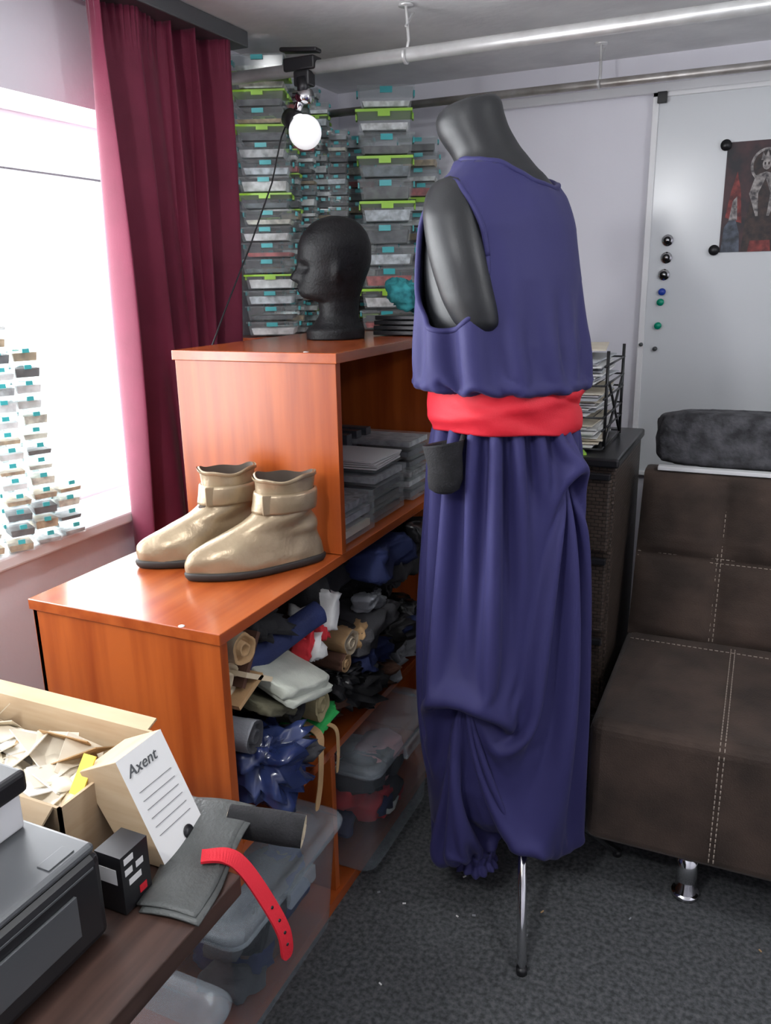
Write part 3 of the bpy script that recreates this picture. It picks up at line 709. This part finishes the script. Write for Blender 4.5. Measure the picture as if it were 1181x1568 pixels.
m.lump((X-.04,1.60,.50),(.22,.20,.10),FC['black'],.6,.35,7); m.lump((X-.0,1.57,.54),(.13,.10,.05),FC['shiny'],.6,.4,7); m.lump((X-.08,1.52,.465),(.2,.14,.07),FC['brown'],.6,.4)
for i in range(11):
    y=1.60+.05*i; z=random.choice([.61,.67,.73,.78])+random.uniform(-.01,.01)
    if i%2:
        m.roll((X-.2,y,z),(X+random.uniform(.0,.04),y+random.uniform(-.04,.04),z),random.uniform(.026,.038),FC[random.choice(['shiny','black','navyd','dgrey'])],FC[random.choice(['black','dgrey','shiny'])],amp=.25)
    else:
        m.lump((X-.06+random.uniform(-.06,.03),y,z),(.24,random.uniform(.15,.24),random.uniform(.05,.08)),FC[random.choice(['black','shiny','dgrey','navyd'])],.4,.15,4,RX(random.uniform(-25,25)))
for z,n_ in((.455,7),(.53,5)):
    for i in range(n_): m.lump((X-.08,1.70+.07*i,z+random.uniform(0,.02)),(.25,.15,.07),FC[random.choice(['black','dgrey','navyd','grey','shiny','brown'])],.45,.2,5,RX(random.uniform(-20,20)))
for i in range(8): m.lump((-1.10,1.22+.11*i,.62),(.22,.14,.3),FC[random.choice(['black','dgrey','navyd','brown'])],.6,.2)
m.lump((X+.01,1.74,.675),(.06,.09,.04),FC['grey'],.5,.3); m.lump((X+.0,1.83,.71),(.06,.08,.04),FC['grey'],.5,.3)
m.obj('fabric_pile')
def strap(name,pts,wv,mat,th=.003,parent=None,holes=0,W=.014):
    m=MB(); rings=[]
    pts=[V(p) for p in pts]; wv=V(wv).normalized(); pp=[]
    for i in range(len(pts)-1):
        p0=pts[max(i-1,0)];p1=pts[i];p2=pts[i+1];p3=pts[min(i+2,len(pts)-1)]
        for q in range(8):
            t=q/8; pp.append(.5*((2*p1)+(p2-p0)*t+(2*p0-5*p1+4*p2-p3)*t*t+(3*p1-p0-3*p2+p3)*t**3))
    pp.append(pts[-1])
    for i,p in enumerate(pp):
        t=(pp[min(i+1,len(pp)-1)]-pp[max(i-1,0)]).normalized(); a=(wv-t*wv.dot(t)).normalized(); b=t.cross(a)
        e=1 if i<len(pp)-3 else (.92,.75,.4)[i-len(pp)+3]
        rings.append([p+a*W*e+b*th/2,p-a*W*e+b*th/2,p-a*W*e-b*th/2,p+a*W*e-b*th/2])
    m.loft(rings,mat,smooth=False)
    for h in range(holes):
        i=len(pp)-6-h*3; t=(pp[i+1]-pp[i-1]).normalized(); a=(wv-t*wv.dot(t)).normalized(); b=t.cross(a)
        m.disc(pp[i]-b*(th/2+.0006),b,.0022,th+.0012,blackpl,10)
    return m.obj(name,parent)
strap('webbing_strap',[(-.86,1.40,.50),(-.81,1.38,.495),(-.795,1.36,.46),(-.797,1.355,.39),(-.80,1.34,.33)],(0,1,0),FC['tan'],.002,W=.011)
strap('webbing_strap',[(-.86,1.41,.495),(-.80,1.43,.49),(-.79,1.43,.44),(-.79,1.42,.38)],(0,1,0),FC['tan'],.002,W=.006)
# ---------------------------------------------------------------- plastic bins
def bin_(name,x0,x1,y0,y1,z0,h,cols):
    r=root(name,((x0+x1)/2,(y0+y1)/2,z0)); m=MB()
    def rr(s,z,n=6):
        hx=(x1-x0)/2*s;hy=(y1-y0)/2*s;cr_=.035;out=[]
        for q,(sx,sy) in enumerate(((1,1),(-1,1),(-1,-1),(1,-1))):
            for k in range(n+1):
                a=math.pi/2*(q+k/n); out.append(V(((x0+x1)/2+sx*(hx-cr_)+cr_*math.cos(a),(y0+y1)/2+sy*(hy-cr_)+cr_*math.sin(a),z)))
        return out
    m.loft([rr(.86,z0+.002),rr(.88,z0+.01),rr(.95,z0+h*.86),rr(.99,z0+h*.865),rr(.99,z0+h*.9)],binclear,True,False)
    m.obj('body',r)
    m=MB(); m.loft([rr(1.0,z0+h*.88),rr(1.01,z0+h*.92),rr(.99,z0+h*.95),rr(.93,z0+h*.955),rr(.9,z0+h*.93),rr(.84,z0+h*.93),rr(.80,z0+h),rr(.4,z0+h)],binclear,False,True); m.obj('lid',r)
    m=MB()
    for yy in((y0+y1)/2,): m.box((x1+.004,yy,z0+h*.84),(.012,.10,.035),binclear)
    m.box(((x0+x1)/2,y0-.004,z0+h*.84),(.1,.012,.035),binclear); m.obj('latches',r,.003)
    m=MB(); 
    for i in range(26):
        zz=z0+random.uniform(.055,h*.66)
        m.lump((random.choice([random.uniform(x0+.13,x1-.13),x1-.115]),random.uniform(y0+.115,y1-.115),zz),(random.uniform(.09,.125),random.uniform(.09,.13),random.uniform(.05,.075)),FC[cols[i%len(cols)]],.55,.18,6,RX(random.uniform(-25,25)),20,12)
    m.obj('contents',r)
bin_('storage_bin',-1.24,-.75,.965,1.385,.028,.30,['navyd','dgrey','dgrey','grey','navyd','brown','black'])
bin_('storage_bin',-1.22,-.73,1.50,1.92,.028,.33,['red','pink','white','navyd','dgrey','red','dgrey','black'])
bin_('storage_bin',-1.22,-.73,.45,.925,.0,.27,['tan','grey','dgrey','navyd','dgrey','black'])
# ---------------------------------------------------------------- desk and things on it
dr=root('desk',(-1.05,.0,0))
box('desktop',-1.58,-.525,-.8,.69,.722,.75,darkwood,dr,.002)
box('desk_extension',-1.58,-.60,.69,.80,.722,.75,darkwood,dr,.002)
box('leg_panel_1',-1.56,-.56,-.78,-.755,0,.722,darkwood,dr); box('leg_panel_2',-1.56,-1.3,.42,.44,0,.722,darkwood,dr); box('modesty_panel',-1.55,-1.53,-.75,.44,.2,.722,darkwood,dr)
pr=root('printer',(-.82,.3,.75))
box('body',-1.08,-.605,.06,.555,.752,.862,blackpl,pr,.012,3)
box('top_cover',-1.078,-.609,.064,.551,.860,.872,greypl,pr,.006,3)
box('scanner_lid',-1.07,-.69,.10,.545,.918,.945,blackpl,pr,.006,3)
box('scanner_bed',-1.06,-.70,.11,.54,.872,.918,whitep,pr,.003)
m=MB(); m.box((-.603,.45,.81),(.004,.12,.05),greypl); m.b(-.635,-.618,.495,.53,.872,.8735,greypl); m.b(-.6055,-.6045,.08,.54,.846,.849,greypl); m.obj('panel_details',pr,.0005)
m=MB(); m.b(-.645,-.607,.58,.625,.752,.828,blackpl)
for z,y0_,y1_ in((.80,.585,.597),(.80,.603,.615),(.815,.585,.60),(.785,.59,.61)): m.b(-.6072,-.6065,y0_,y1_,z,z+.008,paper)
m.b(-.6072,-.6065,.605,.617,.763,.773,redm); m.b(-.64,-.615,.5795,.5802,.79,.81,paper)
m.obj('ink_cartridge_box',None)
cb=root('cardboard_box',(-.92,.68,.75)); m=MB()
bx0,bx1,by0,by1,bz0,bz1=-1.14,-.715,.60,.77,.752,.850
t_=.004
m.b(bx0,bx1,by0,by1,bz0,bz0+t_,cardb); m.b(bx0,bx1,by0,by0+t_,bz0,bz1,cardb); m.b(bx0,bx1,by1-t_,by1,bz0,bz1+.012,cardb); m.b(bx0,bx0+t_,by0,by1,bz0,bz1+.01,cardb); m.b(bx1-t_,bx1,by0,by1,bz0,bz1,cardb)
m.box((-.925,by0-.016,bz1-.012),(.40,.040,.003),cardb,RX(35)); m.box((-.925,by1+.010,bz1+.012),(.40,.025,.003),cardb,RX(20))
m.obj('box_walls',cb)
m=MB()
for i in range(75):
    x=random.uniform(bx0+.05,bx1-.05); y=random.uniform(by0+.035,by1-.035); z=bz1-.04+random.uniform(0,.04)
    rt=RZ(random.uniform(0,180))@RX(random.uniform(-50,50))@RY(random.uniform(-25,25))
    m.box((x,y,z),(random.uniform(.04,.09),random.uniform(.03,.06),.0015),random.choice([paperc,paperc,paper,FC['cream'],FC['white'],FC['tan']]),rt)
m.box((-.735,.66,.855),(.02,.05,.002),yell,RX(50)); m.lump((-.925,.685,.80),(.36,.13,.08),paperc,.5,.2)
m.obj('paper_envelopes',cb)
ab=root('archive_box',(-.65,.70,.75)); tilt=RY(-25)
base=V((-.612,.70,.753))
def AB(x,y,z): return base+tilt@V((x,y,z))
m=MB(); Lx,Ly,Lz=.07,.084,.150
vs=[AB(x,y,z) for z in(0,Lz) for x,y in((-Lx,-Ly/2),(0,-Ly/2),(0,Ly/2),(-Lx,Ly/2))]
vs=[V((v.x,v.y,max(v.z,.752))) for v in vs]
m.add(vs,[(0,3,2,1),(4,5,6,7),(0,1,5,4),(2,3,7,6),(3,0,4,7)],cardb); m.add(vs,[(1,2,6,5)],paper); m.obj('carton',ab,.001)
m=MB()
for i in range(6):
    z=.100-.012*i; m.box(AB(.0006,0,z),(.0006,.06,.0005),greypl,tilt)
c=AB(.0008,0.012,.018); m.tube([c,c+tilt@V((.0006,0,0))],.009,blackpl,20)
m.obj('spine_print',ab)
cu=bpy.data.curves.new('label_text','FONT'); cu.body='Axent'; cu.size=.021; cu.shear=.25; cu.extrude=.0003
to=bpy.data.objects.new('spine_label',cu); cu.materials.append(greypl)
Rm=Matrix(((0,0,1),(1,0,0),(0,1,0)))
to.matrix_world=Matrix.Translation(AB(.0009,-.034,.122))@(tilt@Rm).to_4x4()
bpy.context.collection.objects.link(to); to.parent=ab; to.matrix_parent_inverse=Matrix.Translation(ab.location).inverted(); 
m=MB(); rows=[]; 
for i in range(25):
    u=i/24; row=[]
    for j in range(13):
        v=j/12
        l=V((-.605,.595,0)).lerp(V((-.655,.765,0)),u); r_=V((-.528,.605,0)).lerp(V((-.570,.79,0)),u)
        p=l.lerp(r_,v); z=.755+.020*u*u*(1-v*.3)+.004*math.sin(v*math.pi)+.002*math.sin(u*9)
        row.append((p.x+.004*math.sin(u*7),p.y,z))
    rows.append(row)
m.loft(rows,leath,False,False,closed=False); m.loft([[(x+.008,y-.006,z-.003) for x,y,z in r] for r in rows],leath,False,False,closed=False)
m.obj('leather_sheet',None,solid=.0025)
m=MB(); m.roll((-.595,.765,.758),(-.500,.80,.742),.021,bk,FC['cream'],amp=.06); m.obj('fabric_roll')
strap('red_leather_belt',[(-.575,.68,.768),(-.55,.695,.766),(-.532,.705,.748),(-.508,.715,.70),(-.489,.722,.65),(-.486,.722,.61)],(.2,1,.1),redm,.004,None,4,W=.010)
m=MB()
for i in range(26):
    x=random.uniform(-.75,.5); y=random.uniform(.9,1.7)
    m.box((x,y,.002),(random.uniform(.003,.010),random.uniform(.002,.005),.002),random.choice([paper,FC['grey'],FC['tan']]),RZ(random.uniform(0,180)))
m.obj('floor_scraps')
# ---------------------------------------------------------------- lights
def area(name,loc,rot,sx,sy,e,col=(1,1,1)):
    l=bpy.data.lights.new(name,'AREA'); l.shape='RECTANGLE'; l.size=sx; l.size_y=sy; l.energy=e; l.color=col
    o=bpy.data.objects.new(name,l); o.location=loc; o.rotation_euler=rot; bpy.context.collection.objects.link(o); return o
area('window_daylight',(XL-.34,1.1,1.36),(0,math.radians(-90),0),1.3,2.1,85,(.94,.97,1))
def ceil_or_fill_lamp(loc,e,col,r=.09):
    cp=root('ceiling_or_fill_lamp',loc); m=MB(); c=V(loc); m.disc((c.x,c.y,CH-.02),(0,0,1),.09,.02,whitep,24)
    m.obj('lamp_base',cp)
    l=bpy.data.lights.new('lamp_light','POINT'); l.energy=e; l.color=col; l.shadow_soft_size=r
    o=bpy.data.objects.new('lamp_light',l); o.location=(c.x,c.y,c.z); bpy.context.collection.objects.link(o); o.parent=cp; o.matrix_parent_inverse=Matrix.Translation(cp.location).inverted()
ceil_or_fill_lamp((-.70,-.15,1.95),35,(.98,.99,1),.06)
ceil_or_fill_lamp((.85,1.35,1.95),19,(.97,.99,1))  # added fill lamp out of view, lifts the ceiling, back wall and sofa
wd=bpy.data.worlds.new('World'); sc.world=wd; wd.use_nodes=True; wd.node_tree.nodes['Background'].inputs[0].default_value=(.96,.98,1,1); wd.node_tree.nodes['Background'].inputs[1].default_value=4
# ---------------------------------------------------------------- camera
cam=bpy.data.cameras.new('camera'); co=bpy.data.objects.new('camera',cam); bpy.context.collection.objects.link(co)
cam.sensor_fit='VERTICAL'; cam.sensor_height=36; cam.sensor_width=27; cam.lens=28.7; cam.clip_start=.02
co.matrix_world=Matrix.Translation((0,0,1.45))@Matrix.Rotation(math.radians(24.8),4,'Z')@Matrix.Rotation(math.radians(90-15.8),4,'X')@Matrix.Rotation(math.radians(-1.15),4,'Z')
sc.camera=co
